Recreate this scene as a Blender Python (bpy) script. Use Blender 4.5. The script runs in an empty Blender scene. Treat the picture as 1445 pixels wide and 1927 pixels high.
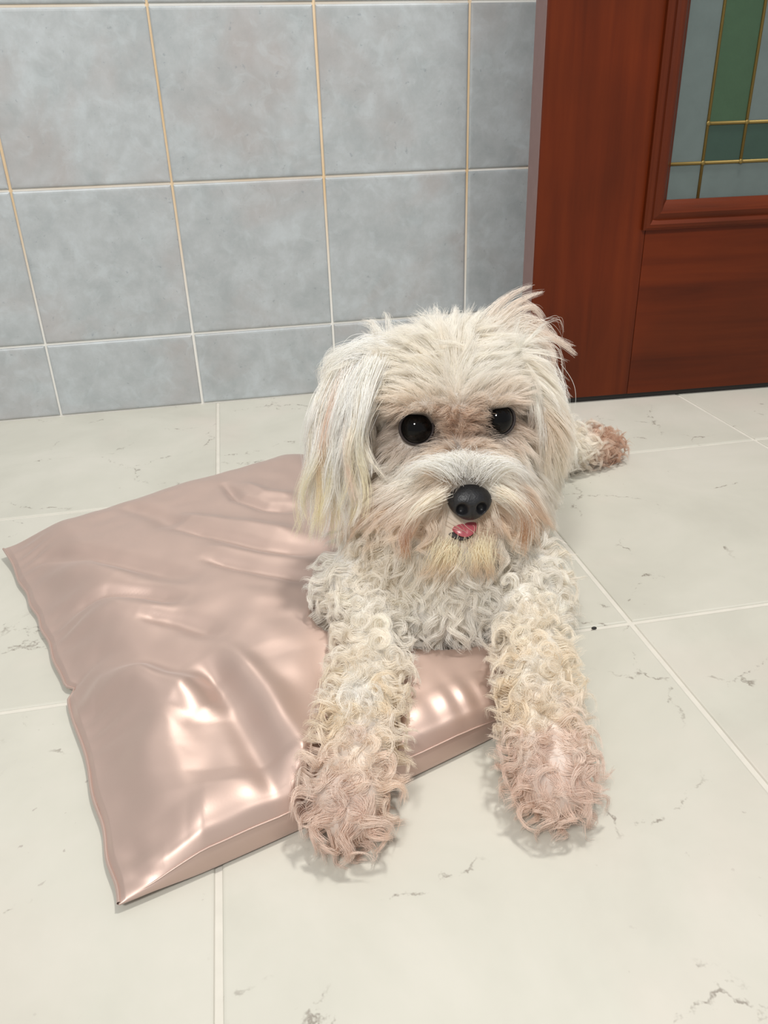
import bpy, bmesh, math, random
import numpy as np
from mathutils import Vector, Matrix, noise
from mathutils.bvhtree import BVHTree
from mathutils.kdtree import KDTree

random.seed(7); RNG = np.random.default_rng(11)
SC = bpy.context.scene; COL = SC.collection

# ------------------------------------------------------------------ camera
FPX, PITCH, YAW, ROLL = 1471.93, -0.464628, 0.173493, -0.0338446
CAM = np.array([0.0453271, -1.1507345, 0.3705973])
cy_, sy_, cp_, sp_, cr_, sr_ = math.cos(YAW), math.sin(YAW), math.cos(PITCH), math.sin(PITCH), math.cos(ROLL), math.sin(ROLL)
FW = np.array([sy_ * cp_, cy_ * cp_, sp_]); RT0 = np.array([cy_, -sy_, 0.0]); UP0 = np.cross(RT0, FW)
RT = cr_ * RT0 + sr_ * UP0; UPV = -sr_ * RT0 + cr_ * UP0
cam_data = bpy.data.cameras.new('camera'); cam = bpy.data.objects.new('camera', cam_data); COL.objects.link(cam)
cam_data.sensor_fit = 'HORIZONTAL'; cam_data.sensor_width = 36.0; cam_data.lens = FPX / 1445 * 36.0; cam_data.clip_start = 0.01
M = Matrix.Identity(4)
for i in range(3):
    M[i][0], M[i][1], M[i][2], M[i][3] = RT[i], UPV[i], -FW[i], CAM[i]
cam.matrix_world = M; SC.camera = cam


def at(px, py, depth):
    """a point of the place seen at photo position px, py, depth metres in front of the camera"""
    return CAM + depth * (FW + (px - 722.5) / FPX * RT - (py - 963.5) / FPX * UPV)


def onz(px, py, z):
    d = FW + (px - 722.5) / FPX * RT - (py - 963.5) / FPX * UPV
    return CAM + d * ((z - CAM[2]) / d[2])


# ------------------------------------------------------------------ light
world = bpy.data.worlds.new('room_light'); SC.world = world; world.use_nodes = True
world.node_tree.nodes['Background'].inputs[0].default_value = (0.98, 0.99, 1.0, 1)
world.node_tree.nodes['Background'].inputs[1].default_value = 0.50


def area(name, loc, target, size, power, color):
    d = bpy.data.lights.new(name, 'AREA'); d.shape = 'DISK'; d.size = size; d.energy = power; d.color = color
    o = bpy.data.objects.new(name, d); COL.objects.link(o); o.location = loc
    o.rotation_euler = (Vector(target) - Vector(loc)).to_track_quat('-Z', 'Y').to_euler(); o['kind'] = 'helper'
    return o


area('ceiling_and_fill_light', (0.62, -0.52, 2.3), (0.3, -0.6, 0), 0.20, 32, (1.0, 0.97, 0.92))
area('ceiling_and_fill_light', (-0.70, -2.3, 2.2), (0.1, -0.4, 0.2), 0.45, 47, (1.0, 0.98, 0.95))  # added frontal fill behind the camera, brightens the wall and the dog
SC.cycles.max_bounces = 14; SC.cycles.diffuse_bounces = 7; SC.cycles.transmission_bounces = 8; SC.cycles.glossy_bounces = 4
SC.view_settings.view_transform = 'Standard'; SC.view_settings.look = 'None'
SC.view_settings.gamma = 1.0; SC.view_settings.use_curve_mapping = False; SC.view_settings.exposure = 0.0


# ------------------------------------------------------------------ helpers
def lin(r, g, b):
    f = lambda c: (c / 255) / 12.92 if c / 255 <= 0.04045 else ((c / 255 + 0.055) / 1.055) ** 2.4
    return (f(r), f(g), f(b), 1)


def link(name, me, m, parent=None, smooth=False):
    o = bpy.data.objects.new(name, me); COL.objects.link(o)
    if m is not None and not me.materials: me.materials.append(m)
    if parent is not None: o.parent = parent
    if smooth: me.polygons.foreach_set('use_smooth', [True] * len(me.polygons))
    return o


def bm_mesh(bm, name='mesh'):
    me = bpy.data.meshes.new(name); bm.normal_update(); bm.to_mesh(me); bm.free(); return me


def empty(name, loc=(0, 0, 0), rz=0):
    o = bpy.data.objects.new(name, None); COL.objects.link(o); o.location = loc; o.rotation_euler = (0, 0, rz); return o


def tag(o, label, cat, group=None):
    o['label'] = label; o['category'] = cat
    if group: o['group'] = group
    return o


def box(x0, x1, y0, y1, z0, z1, bev=0.0, seg=2):
    bm = bmesh.new(); bmesh.ops.create_cube(bm, size=1)
    for v in bm.verts:
        v.co = (x0 + (v.co.x + .5) * (x1 - x0), y0 + (v.co.y + .5) * (y1 - y0), z0 + (v.co.z + .5) * (z1 - z0))
    if bev: bmesh.ops.bevel(bm, geom=bm.edges[:], offset=bev, segments=seg, affect='EDGES', profile=0.5)
    return bm_mesh(bm)


def tube_mesh(paths, n=6):
    """paths: list of (points, radii)"""
    verts, faces = [], []
    for pts, rad in paths:
        b0 = len(verts); K = len(pts)
        for i, p in enumerate(pts):
            p = Vector(p); t = (Vector(pts[min(i + 1, K - 1)]) - Vector(pts[max(i - 1, 0)])).normalized()
            a = t.cross(Vector((0, 0, 1))); a = a.normalized() if a.length > 1e-4 else Vector((1, 0, 0)); b = t.cross(a)
            for k in range(n):
                th = 2 * math.pi * k / n; verts.append(tuple(p + (a * math.cos(th) + b * math.sin(th)) * rad[i]))
        for i in range(K - 1):
            for k in range(n):
                q = b0 + i * n; faces.append((q + k, q + (k + 1) % n, q + n + (k + 1) % n, q + n + k))
    me = bpy.data.meshes.new('tube'); me.from_pydata(verts, [], faces); me.update(); return me


class NT:
    def __init__(self, name):
        self.m = bpy.data.materials.new(name); self.m.use_nodes = True; self.t = self.m.node_tree
        self.b = self.t.nodes['Principled BSDF']; self.out = self.t.nodes['Material Output']
    def n(self, typ, **kw):
        nd = self.t.nodes.new(typ)
        for k, v in kw.items():
            if k in nd.bl_rna.properties: setattr(nd, k, v)
            else: nd.inputs[k.replace('_', ' ')].default_value = v
        return nd
    def l(self, a, b): self.t.links.new(a, b)
    def ramp(self, fac, stops):
        r = self.n('ShaderNodeValToRGB'); e = r.color_ramp.elements
        while len(e) < len(stops): e.new(0.5)
        for i, (p, c) in enumerate(stops):
            e[i].position = p; e[i].color = c if len(c) == 4 else (*c, 1)
        self.l(fac, r.inputs[0]); return r.outputs[0]
    def mix(self, fac, a, b, mode='MIX'):
        x = self.n('ShaderNodeMix', data_type='RGBA', blend_type=mode)
        for s, v in ((x.inputs[0], fac), (x.inputs[6], a), (x.inputs[7], b)):
            if hasattr(v, 'is_output'): self.l(v, s)
            else: s.default_value = v
        return x.outputs[2]
    def math(self, op, a, b=None, c=None):
        x = self.n('ShaderNodeMath', operation=op)
        for i, v in enumerate((a, b, c)):
            if v is None: continue
            if hasattr(v, 'is_output'): self.l(v, x.inputs[i])
            else: x.inputs[i].default_value = v
        return x.outputs[0]
    def coords(self, rnd=True, scale=(1, 1, 1)):
        tc = self.n('ShaderNodeTexCoord').outputs['Object']
        mp = self.n('ShaderNodeVectorMath', operation='MULTIPLY_ADD'); self.l(tc, mp.inputs[0]); mp.inputs[1].default_value = scale
        if rnd:
            oi = self.n('ShaderNodeObjectInfo').outputs['Random']
            cb = self.n('ShaderNodeCombineXYZ')
            self.l(self.math('MULTIPLY', oi, 37.0), cb.inputs[0]); self.l(self.math('MULTIPLY', oi, 91.0), cb.inputs[1]); self.l(self.math('MULTIPLY', oi, 17.0), cb.inputs[2])
            self.l(cb.outputs[0], mp.inputs[2])
        return mp.outputs[0]
    def noise(self, vec, scale, detail=4, rough=0.55, dist=0.0):
        x = self.n('ShaderNodeTexNoise', Scale=scale, Detail=detail, Roughness=rough, Distortion=dist); self.l(vec, x.inputs['Vector'])
        return x.outputs[0]
    def bump(self, h, strength, dist=0.001):
        x = self.n('ShaderNodeBump', Strength=strength, Distance=dist); self.l(h, x.inputs['Height']); self.l(x.outputs[0], self.b.inputs['Normal'])
    def set(self, **kw):
        for k, v in kw.items():
            s = self.b.inputs[k.replace('_', ' ')]
            if hasattr(v, 'is_output'): self.l(v, s)
            else: s.default_value = v


# ------------------------------------------------------------------ materials
def wall_tile_mat():
    t = NT('blue_grey_glazed_tile'); v = t.coords()
    a = t.ramp(t.noise(v, 24, 7, 0.68, 0.2), [(0.33, lin(160, 166, 168)), (0.5, lin(171, 176, 178)), (0.68, lin(182, 188, 191))])
    b = t.ramp(t.noise(v, 5, 4, 0.6, 0.6), [(0.50, (0, 0, 0)), (0.68, (1, 1, 1))])
    c = t.mix(t.math('MULTIPLY', b, 0.5), a, lin(166, 155, 151))
    pale = t.ramp(t.noise(v, 42, 5, 0.6, 0.8), [(0.52, (0, 0, 0)), (0.66, (1, 1, 1))])
    c = t.mix(t.math('MULTIPLY', pale, 0.22), c, lin(196, 206, 210))
    sp = t.ramp(t.noise(v, 130, 3, 0.6), [(0.67, (0, 0, 0)), (0.73, (1, 1, 1))])
    c = t.mix(t.math('MULTIPLY', sp, 0.4), c, lin(120, 128, 136))
    t.set(Base_Color=c, Roughness=0.42); t.bump(t.noise(v, 60, 4), 0.12, 0.0006)
    return t.m


def grout_wall_mat():
    t = NT('stained_white_grout'); tc = t.n('ShaderNodeTexCoord').outputs['Object']
    st = t.ramp(t.noise(tc, 3.1, 3, 0.6, 0.2), [(0.42, (0, 0, 0)), (0.56, (1, 1, 1))])
    sp = t.n('ShaderNodeSeparateXYZ'); t.l(tc, sp.inputs[0])
    hi = t.ramp(sp.outputs[2], [(0.13, (0.05, 0.05, 0.05)), (0.30, (1, 1, 1))])
    u = t.math('MULTIPLY_ADD', sp.outputs[0], 1 / 0.20173, 0.22394 / 0.20173)
    d = t.math('ABSOLUTE', t.math('SUBTRACT', u, t.math('ROUND', u)))
    upright = t.math('LESS_THAN', d, 0.012)
    st = t.math('MAXIMUM', t.math('MULTIPLY', st, 0.55), upright)
    t.set(Base_Color=t.mix(t.math('MULTIPLY', t.math('MULTIPLY', st, t.math('MULTIPLY_ADD', t.noise(tc, 9, 3), 1.0, 0.35)), hi), lin(236, 235, 230), lin(222, 190, 144)), Roughness=0.8)
    return t.m


def floor_tile_mat():
    t = NT('cream_veined_floor_tile'); v = t.coords()
    a = t.ramp(t.noise(v, 6, 5, 0.6, 0.4), [(0.3, lin(181, 179, 168)), (0.5, lin(189, 187, 176)), (0.7, lin(196, 193, 183))])
    pk = t.ramp(t.noise(v, 4.2, 3, 0.5, 0.3), [(0.52, (0, 0, 0)), (0.7, (1, 1, 1))])
    c = t.mix(t.math('MULTIPLY', pk, 0.35), a, lin(203, 187, 179))
    # broken dark veins: thin cell edges in a warped space, cut into dashes by noise
    wv = t.n('ShaderNodeVectorMath', operation='ADD'); t.l(v, wv.inputs[0])
    ns = t.n('ShaderNodeTexNoise', Scale=22, Detail=5, Roughness=0.65); t.l(v, ns.inputs['Vector'])
    sc = t.n('ShaderNodeVectorMath', operation='SCALE', Scale=0.055); t.l(ns.outputs[1], sc.inputs[0]); t.l(sc.outputs[0], wv.inputs[1])
    vo = t.n('ShaderNodeTexVoronoi', feature='DISTANCE_TO_EDGE', Scale=8.5); t.l(wv.outputs[0], vo.inputs['Vector'])
    line = t.ramp(vo.outputs['Distance'], [(0.004, (1, 1, 1)), (0.013, (0, 0, 0))])
    cut = t.ramp(t.noise(v, 13, 2, 0.5), [(0.51, (0, 0, 0)), (0.57, (1, 1, 1))])
    cut2 = t.ramp(t.noise(v, 95, 3, 0.7), [(0.46, (0, 0, 0)), (0.60, (1, 1, 1))])
    f = t.math('MULTIPLY', t.math('MULTIPLY', line, cut), cut2)
    c = t.mix(t.math('MULTIPLY', f, 0.8), c, lin(126, 118, 108))
    pit = t.ramp(t.noise(v, 150, 2, 0.5), [(0.735, (0, 0, 0)), (0.77, (1, 1, 1))])
    pit = t.math('MULTIPLY', pit, t.ramp(t.noise(v, 7, 2), [(0.5, (0, 0, 0)), (0.62, (1, 1, 1))]))
    c = t.mix(t.math('MULTIPLY', pit, 0.5), c, lin(140, 128, 122))
    t.set(Base_Color=c, Roughness=0.46); t.bump(t.noise(v, 30, 4), 0.10, 0.0006)
    return t.m


def wood_mat(name, grain_axis, dark=1.0):
    t = NT(name); s = [38, 38, 38]; s[grain_axis] = 2.2
    v = t.coords(True, tuple(s))
    n1 = t.noise(v, 1.0, 6, 0.6, 0.4)
    v2 = t.coords(True, (1, 1, 1))
    n2 = t.noise(v2, 4.0, 3, 0.5, 0.2)
    k = lambda r, g, b: tuple(c * dark for c in lin(r, g, b)[:3])
    a = t.ramp(n1, [(0.25, k(76, 27, 4)), (0.5, k(94, 36, 7)), (0.75, k(107, 44, 11))])
    b = t.ramp(n2, [(0.35, (0.72, 0.72, 0.72)), (0.7, (1.15, 1.0, 0.9))])
    t.set(Base_Color=t.mix(1.0, a, b, 'MULTIPLY'), Roughness=0.42, Coat_Weight=0.05, Coat_Roughness=0.4, Specular_IOR_Level=0.2)
    t.bump(n1, 0.06, 0.0005)
    return t.m


def simple(name, col, rough=0.5, **kw):
    t = NT(name); v = t.coords(False); n = t.noise(v, 60, 3)
    c = t.mix(n, tuple(x * 0.88 for x in col[:3]) + (1,), tuple(min(1, x * 1.1) for x in col[:3]) + (1,))
    t.set(Base_Color=c, Roughness=rough, **kw); return t.m


def glass_mat(name, col):
    t = NT(name); v = t.coords(True)
    n = t.noise(v, 45, 4, 0.6)
    c = t.mix(n, tuple(x * 0.85 for x in col[:3]) + (1,), tuple(min(1, x * 1.12) for x in col[:3]) + (1,))
    t.set(Base_Color=c, Roughness=0.33, Transmission_Weight=0.45, IOR=1.45); t.bump(t.noise(v, 160, 3), 0.25, 0.0008)
    return t.m


ANISO = 0.25


def satin_mat(weave=True):
    t = NT('rose_satin'); v = t.coords(False)
    w = t.noise(v, 700, 2, 0.5)
    c = t.mix(t.noise(v, 9, 3), lin(190, 166, 155), lin(199, 175, 164))
    t.set(Base_Color=c, Metallic=0.62, Roughness=0.45, Sheen_Weight=0.25, Sheen_Roughness=0.4)
    if not weave: return t.m
    tg = t.n('ShaderNodeTangent', direction_type='UV_MAP'); tg.uv_map = 'weave'; t.l(tg.outputs[0], t.b.inputs['Tangent'])
    t.set(Anisotropic=0.5, Anisotropic_Rotation=ANISO)
    t.bump(w, 0.05, 0.0003)
    return t.m


def hair_mat():
    t = NT('white_dog_hair'); at_ = t.n('ShaderNodeAttribute', attribute_name='col')
    t.set(Base_Color=at_.outputs['Color'], Roughness=0.55, Specular_IOR_Level=0.22)
    tr = t.n('ShaderNodeBsdfTranslucent'); t.l(at_.outputs['Color'], tr.inputs[0])
    mx = t.n('ShaderNodeMixShader', Fac=0.40); t.l(t.b.outputs[0], mx.inputs[1]); t.l(tr.outputs[0], mx.inputs[2]); t.l(mx.outputs[0], t.out.inputs[0])
    return t.m


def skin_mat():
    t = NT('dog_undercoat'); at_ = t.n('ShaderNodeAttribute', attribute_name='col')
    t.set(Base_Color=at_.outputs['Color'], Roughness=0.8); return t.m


M_WT, M_GW, M_FT = wall_tile_mat(), grout_wall_mat(), floor_tile_mat()
M_GF = simple('pale_floor_grout', lin(200, 196, 186), 0.85)
M_WV, M_WH = wood_mat('mahogany_upright_grain', 2), wood_mat('mahogany_level_grain', 0)
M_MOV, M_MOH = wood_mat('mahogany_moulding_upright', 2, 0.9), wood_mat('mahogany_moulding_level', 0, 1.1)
M_EDGE = simple('worn_door_edge', lin(140, 112, 108), 0.5)
M_GG, M_GN, M_GD = glass_mat('grey_textured_glass', lin(124, 138, 136)), glass_mat('green_textured_glass', lin(76, 106, 78)), glass_mat('deep_green_textured_glass', lin(66, 92, 80))
M_CAME = simple('brass_came', lin(128, 108, 58), 0.5, Metallic=0.6)
M_SAT = satin_mat(); M_HEM = satin_mat(False); M_HAIR = hair_mat(); M_SKIN = skin_mat()
M_BLACK = simple('gap_shade_and_crumb', lin(22, 18, 16), 0.6)  # near-black for the crumb and the painted shade under the door

# ------------------------------------------------------------------ room shell
wall = link('wall_back', box(-2.6, 2.4, 0.0, 0.12, -0.02, 2.4), M_GW); wall['kind'] = 'structure'
floor = link('floor', box(-2.6, 2.4, -3.4, 0.0, -0.05, -0.0012), M_GF); floor['kind'] = 'structure'


def plain_tile(w, h, d, bev):
    """tile lying in XY, face at z=0, soft cushion edge"""
    return box(-w / 2, w / 2, -h / 2, h / 2, -d, 0, bev, 2)


WX0, WW, WZ1, WH_ = -0.22394, 0.20173, 0.10478, 0.19925
G = 0.0034


def wall_tile_mesh(h):
    bm = bmesh.new(); w = WW - G; hh = h - G
    # nested rings: back edge, cushion shoulder, face
    rings = [(0.0, 0.0), (0.0, 0.0012), (0.0007, 0.0021), (0.0020, 0.0027), (0.0040, 0.0029)]
    prev = None
    for ins, d in rings:
        vs = [bm.verts.new((sx * (w / 2 - ins), -d, sz * (hh / 2 - ins))) for sx, sz in ((-1, -1), (1, -1), (1, 1), (-1, 1))]
        if prev:
            for k in range(4):
                bm.faces.new((prev[k], prev[(k + 1) % 4], vs[(k + 1) % 4], vs[k]))
        prev = vs
    bm.faces.new(prev)
    bmesh.ops.recalc_face_normals(bm, faces=bm.faces[:])
    return bm_mesh(bm)


full, low = wall_tile_mesh(WH_), wall_tile_mesh(WZ1)
low.materials.append(M_WT)
for r in range(0, 11):
    for c in range(-11, 10):
        x = WX0 + (c + 0.5) * WW
        z, me = (WZ1 / 2, low) if r == 0 else (WZ1 + (r - 0.5) * WH_, full)
        o = link('tile', me, M_WT, wall); o.location = (x + random.uniform(-.0003, .0003), -0.0002 + 0.0002, z); o.rotation_euler = (random.uniform(-.0015, .0015), 0, random.uniform(-.0015, .0015))

FS, FY1 = 0.33, 0.33866


def floor_tile_mesh(h):
    bm = bmesh.new(); w = FS - 0.0040; hh = h - 0.0040
    rings = [(0.0, -0.0030), (0.0, -0.0010), (0.0006, -0.0003), (0.0016, 0.0)]
    prev = None
    for ins, z in rings:
        vs = [bm.verts.new((sx * (w / 2 - ins), sy * (hh / 2 - ins), z)) for sx, sy in ((-1, -1), (1, -1), (1, 1), (-1, 1))]
        if prev:
            for k in range(4):
                bm.faces.new((prev[k], prev[(k + 1) % 4], vs[(k + 1) % 4], vs[k]))
        prev = vs
    bm.faces.new(prev); bmesh.ops.recalc_face_normals(bm, faces=bm.faces[:])
    return bm_mesh(bm)


ft, ft0 = floor_tile_mesh(FS), floor_tile_mesh(FY1)
for r in range(0, 9):
    for c in range(-8, 7):
        y = -FY1 / 2 if r == 0 else -FY1 - (r - 0.5) * FS
        o = link('tile', ft0 if r == 0 else ft, M_FT, floor)
        o.location = ((c + 0.5) * FS, y, 0); o.rotation_euler = (0, 0, random.choice((0, math.pi)) if r else 0)

# ------------------------------------------------------------------ door (open, standing in front of the tiled wall)
DX, DY, DR = 0.431, -0.147, -0.04
door = empty('door_1', (DX, DY, 0), DR); door['kind'] = 'structure'
DT, DW, DH = 0.043, 0.80, 2.02
Z0 = 0.008
MX, MZ = 0.143, 0.2315       # outer corner of the glazing moulding
GX, GZ = 0.178, 0.265        # daylight corner of the glass
GX1, GZ1 = DW - GX, 1.86
link('stile', box(0, MX + .006, 0, DT, Z0, DH, .0012), M_WV, door)
link('stile', box(DW - MX - .006, DW, 0, DT, Z0, DH, .0012), M_WV, door)
link('rail', box(MX + .0065, DW - MX - .0065, 0.0004, DT, Z0, MZ + .012, .0006), M_WH, door)
link('rail', box(MX + .0065, DW - MX - .0065, 0.0004, DT, GZ1 + .03, DH, .0006), M_WH, door)
link('door_edge', box(-.0006, 0.0004, .0018, DT - .0018, Z0 + .002, DH - .002), M_EDGE, door)['label'] = 'greyish worn narrow edge of the door'
link('bottom_gap_shade', box(0.004, DW - .004, .004, DT - .004, 0.0014, Z0 + .001), M_BLACK, door)  # dark strip standing in for the shade in the gap under the door

# moulding profile: (distance in from outer edge, y)
PROF = [(0, 0.001), (0, -.006), (.003, -.0088), (.007, -.0095), (.010, -.0070), (.0125, -.0045), (.016, -.0060), (.020, -.0072), (.0235, -.0055), (.026, -.0015), (.030, .0040), (.0345, .0085), (.035, .020), (.0, .020)]


def mould(ax, a0, a1, base, sgn):
    """mitred strip; ax 'z' upright, 'x' level. base = outer edge coordinate, sgn = inward direction"""
    bm = bmesh.new(); ends = []
    for e, s in ((a0, 1), (a1, -1)):
        ring = []
        for d, y in PROF:
            p = base + sgn * d; q = e + s * d
            ring.append(bm.verts.new((p, y, q) if ax == 'z' else (q, y, p)))
        ends.append(ring)
    n = len(PROF)
    for i in range(n): bm.faces.new((ends[0][i], ends[0][(i + 1) % n], ends[1][(i + 1) % n], ends[1][i]))
    bm.faces.new(ends[0]); bm.faces.new(ends[1][::-1]); bmesh.ops.recalc_face_normals(bm, faces=bm.faces[:])
    return bm_mesh(bm)


OZ1 = GZ1 + .035
link('moulding', mould('z', MZ, OZ1, MX, 1), M_MOV, door)
link('moulding', mould('z', MZ, OZ1, DW - MX, -1), M_MOV, door)
link('moulding', mould('x', MX, DW - MX, MZ, 1), M_MOH, door)
link('moulding', mould('x', MX, DW - MX, OZ1, -1), M_MOH, door)
# leaded glass: cames at these lines
CX1, CX2, CZ1, CZ2 = 0.2215, 0.2735, 0.3085, 0.354
xs = [GX - .003, CX1, CX2, DW - CX2, DW - CX1, GX1 + .003]; zs = [GZ - .003, CZ1, CZ2, GZ1 + OZ1 * 0 - CZ2 + CZ1 + .0, GZ1 - (CZ1 - GZ), GZ1 + .003]
zs[3] = GZ1 - (CZ2 - GZ)
for i in range(5):
    for j in range(5):
        if i in (0, 4) and j in (2, 3): continue
        if j == 0 or j == 4:
            if i in (2, 3): continue
            x0, x1 = xs[i], xs[i + 1] if i != 1 else xs[4]
            if i == 1: x0, x1 = xs[1], xs[4]
        else: x0, x1 = xs[i], xs[i + 1]
        corner_strip = i in (0, 4) or j in (0, 4)
        m = M_GG if (corner_strip or (i == 2 and j == 2)) else (M_GD if j in (1, 3) else M_GN)
        me = box(x0 + .0006, x1 - .0006, .0105, .0145, zs[j] + .0006, zs[4 if (i in (0, 4) and j == 1) else j + 1] - .0006, .0006, 1)
        o = link('glass_pane', me, m, door)


def came(x0, x1, z0, z1):
    bm = bmesh.new(); r = .0021; n = 8; vert = z1 - z0 > x1 - x0
    L = (z1 - z0) if vert else (x1 - x0); rings = []
    for t in (0, L):
        rg = []
        for k in range(n):
            a = 2 * math.pi * k / n; u, w = r * math.cos(a), .5 * r * math.sin(a) * 1.6
            rg.append(bm.verts.new((x0 + u, .0102 + w, z0 + t) if vert else (x0 + t, .0102 + w, z0 + u)))
        rings.append(rg)
    for k in range(n): bm.faces.new((rings[0][k], rings[0][(k + 1) % n], rings[1][(k + 1) % n], rings[1][k]))
    bm.faces.new(rings[0]); bm.faces.new(rings[1][::-1]); bmesh.ops.recalc_face_normals(bm, faces=bm.faces[:]); return bm_mesh(bm)


for x in (CX1, DW - CX1): link('came', came(x, x, zs[0], zs[5]), M_CAME, door, True)
for x in (CX2, DW - CX2): link('came', came(x, x, zs[1], zs[4]), M_CAME, door, True)
for z in (zs[1], zs[4]): link('came', came(xs[0], xs[5], z, z), M_CAME, door, True)
for z in (zs[2], zs[3]): link('came', came(xs[1], xs[4], z, z), M_CAME, door, True)
for x, z in ((CX1, zs[1]), (CX1, zs[2]), (CX2, zs[1]), (CX2, zs[2])):
    bm = bmesh.new(); bmesh.ops.create_icosphere(bm, subdivisions=2, radius=.003)
    for v in bm.verts: v.co = (v.co.x + x, v.co.y * .5 + .0088, v.co.z + z)
    link('solder_joint', bm_mesh(bm), M_CAME, door, True)

# ------------------------------------------------------------------ dog
# head frame: HO between the eyes; hx to the photo's right, hf out of the face, hu up
HO = at(860, 800, .552)
hf = np.array([-.10, -1.0, -.10]); hf /= np.linalg.norm(hf)
hx = np.cross(np.array([0.0, 0.02, 1.0]), -hf) * 1.0; hx = np.cross(hf, np.array([0.0, 0.0, 1.0])) * -1; hx /= np.linalg.norm(hx)
hu = np.cross(hx, -hf) * 1.0
if hu[2] < 0: hu = -hu
HM = np.stack([hx, hf, hu])          # rows


def hw(p): return HO + np.asarray(p, float) @ HM          # head local -> world
def hl(P): return (P - HO) @ HM.T                          # world -> head local


ELLS = []


def ell(bm, c, r, rot=None, seg=32):
    R4 = Matrix.Identity(4)
    if rot is not None:
        for i in range(3):
            for j in range(3): R4[i][j] = rot[i][j]
    mt = Matrix.Translation(Vector(c)) @ R4 @ Matrix.Diagonal((*r, 1))
    ELLS.append(mt)


HR = HM.T.tolist()


def limb(bm, pts, n=7):
    """chain of spheres along points (x,y,z,r)"""
    for a, b in zip(pts[:-1], pts[1:]):
        for k in range(n):
            t = k / n; p = [a[i] * (1 - t) + b[i] * t for i in range(4)]
            ell(bm, p[:3], (p[3],) * 3, None, 16)
    p = pts[-1]; ell(bm, p[:3], (p[3],) * 3, None, 16)


def P4(px, py, z, r): p = onz(px, py, z); return (p[0], p[1], z, r)


PAWL, PAWR = P4(655, 1492, .026, .020), P4(1036, 1448, .026, .020)
LEGL = [P4(654, 1524, .020, .017), P4(655, 1492, .024, .021), P4(668, 1430, .032, .019), P4(685, 1330, .044, .019), P4(697, 1255, .045, .019), P4(702, 1200, .048, .018), P4(706, 1150, .055, .020)]
LEGR = [P4(1044, 1480, .020, .017), P4(1036, 1448, .024, .021), P4(1022, 1390, .030, .019), P4(1014, 1310, .042, .019), P4(1006, 1245, .045, .019), P4(1000, 1195, .048, .018), P4(985, 1150, .055, .020)]
bm = bmesh.new()
limb(bm, LEGL); limb(bm, LEGR)
limb(bm, [(.178, -.640, .098, .058), (.205, -.585, .100, .072), (.240, -.50, .090, .073), (.268, -.42, .082, .068), (.278, -.375, .070, .056)])
# forechest hanging low between the forelegs
ell(bm, at(830, 1118, .592), (.066, .042, .043))
ell(bm, at(682, 1112, .592), (.030, .034, .038)); ell(bm, at(978, 1112, .604), (.031, .034, .040))
# neck
limb(bm, [(*hw((0, -.070, -.005)), .045), (.185, -.60, .115, .055)])
# hind leg stretched out to the side
limb(bm, [(.300, -.385, .055, .045), (.350, -.375, .042, .032), (.405, -.365, .028, .020), (.437, -.357, .022, .018), (.452, -.352, .020, .016)])
# other hind leg tucked under
limb(bm, [(.250, -.39, .050, .040), (.235, -.33, .030, .022)])
# tail over the rump
limb(bm, [(.290, -.335, .100, .014), (.285, -.355, .135, .013), (.265, -.40, .150, .012), (.245, -.44, .152, .010)])
# skull, cheeks, muzzle
ell(bm, hw((0, -.045, .006)), (.054, .050, .042), HR)
ell(bm, hw((0, -.050, -.020)), (.050, .045, .036), HR)
ell(bm, hw((0, .006, -.028)), (.030, .038, .021), HR)
for s in (-1, 1):
    ell(bm, hw((s * .013, .026, -.039)), (.017, .020, .015), HR)
    ell(bm, hw((s * .030, -.012, -.022)), (.020, .022, .020), HR)
    ell(bm, hw((s * .027, -.010, .017)), (.018, .015, .010), HR)
ell(bm, hw((0, .012, -.064)), (.019, .024, .010), HR)
# ear flaps
for s in (-1, 1):
    for k in range(14):
        t = k / 13; ell(bm, hw((s * (.054 + .020 * math.sin(t * 1.9)), -.045 + .012 * t, .026 - .068 * t)), (.0065, .014 + .012 * math.sin(math.pi * min(1, t * .9 + .1)), .010), HR, 16)
ico = bmesh.new(); bmesh.ops.create_icosphere(ico, subdivisions=3, radius=1); iv = np.array([v.co[:] for v in ico.verts]); ifc = np.array([[v.index for v in f.verts] for f in ico.faces]); ico.free()
av, af = [], []
for k, mt in enumerate(ELLS):
    m_ = np.array(mt); av.append(iv @ m_[:3, :3].T + m_[:3, 3]); af.append(ifc + k * len(iv))
rm = bpy.data.meshes.new('raw'); rm.from_pydata(np.vstack(av).tolist(), [], np.vstack(af).tolist()); rm.update(); bm.free()
raw = bpy.data.objects.new('raw', rm); COL.objects.link(raw)
md = raw.modifiers.new('r', 'REMESH'); md.mode = 'VOXEL'; md.voxel_size = .0028
md = raw.modifiers.new('s', 'SMOOTH'); md.iterations = 5; md.factor = .5
dg = bpy.context.evaluated_depsgraph_get(); body_me = bpy.data.meshes.new_from_object(raw.evaluated_get(dg))
bpy.data.objects.remove(raw)
for v in body_me.vertices: v.co.z = max(v.co.z, .006) if v.co.z < .006 else v.co.z

EYES = [hw((-.0290, -.0015, -.0010)), hw((.0290, -.0025, .0015))]
ER = .0116
NOSE = hw((0.001, .050, -.0335))
EYEDIR = nrm1 = (hf + np.array([0, 0, .42])); EYEDIR = EYEDIR / np.linalg.norm(EYEDIR)

S_ = lambda a, b, x: (lambda t: t * t * (3 - 2 * t))(np.clip((x - a) / (b - a), 0, 1))
CW, CC, CY, CP, CB, CD = [np.array(lin(*c)[:3]) for c in ((249, 246, 240), (246, 238, 224), (243, 229, 196), (230, 202, 186), (178, 118, 66), (52, 44, 42))]


def mixc(c, d, w): return c * (1 - w[:, None]) + d * w[:, None]


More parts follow.
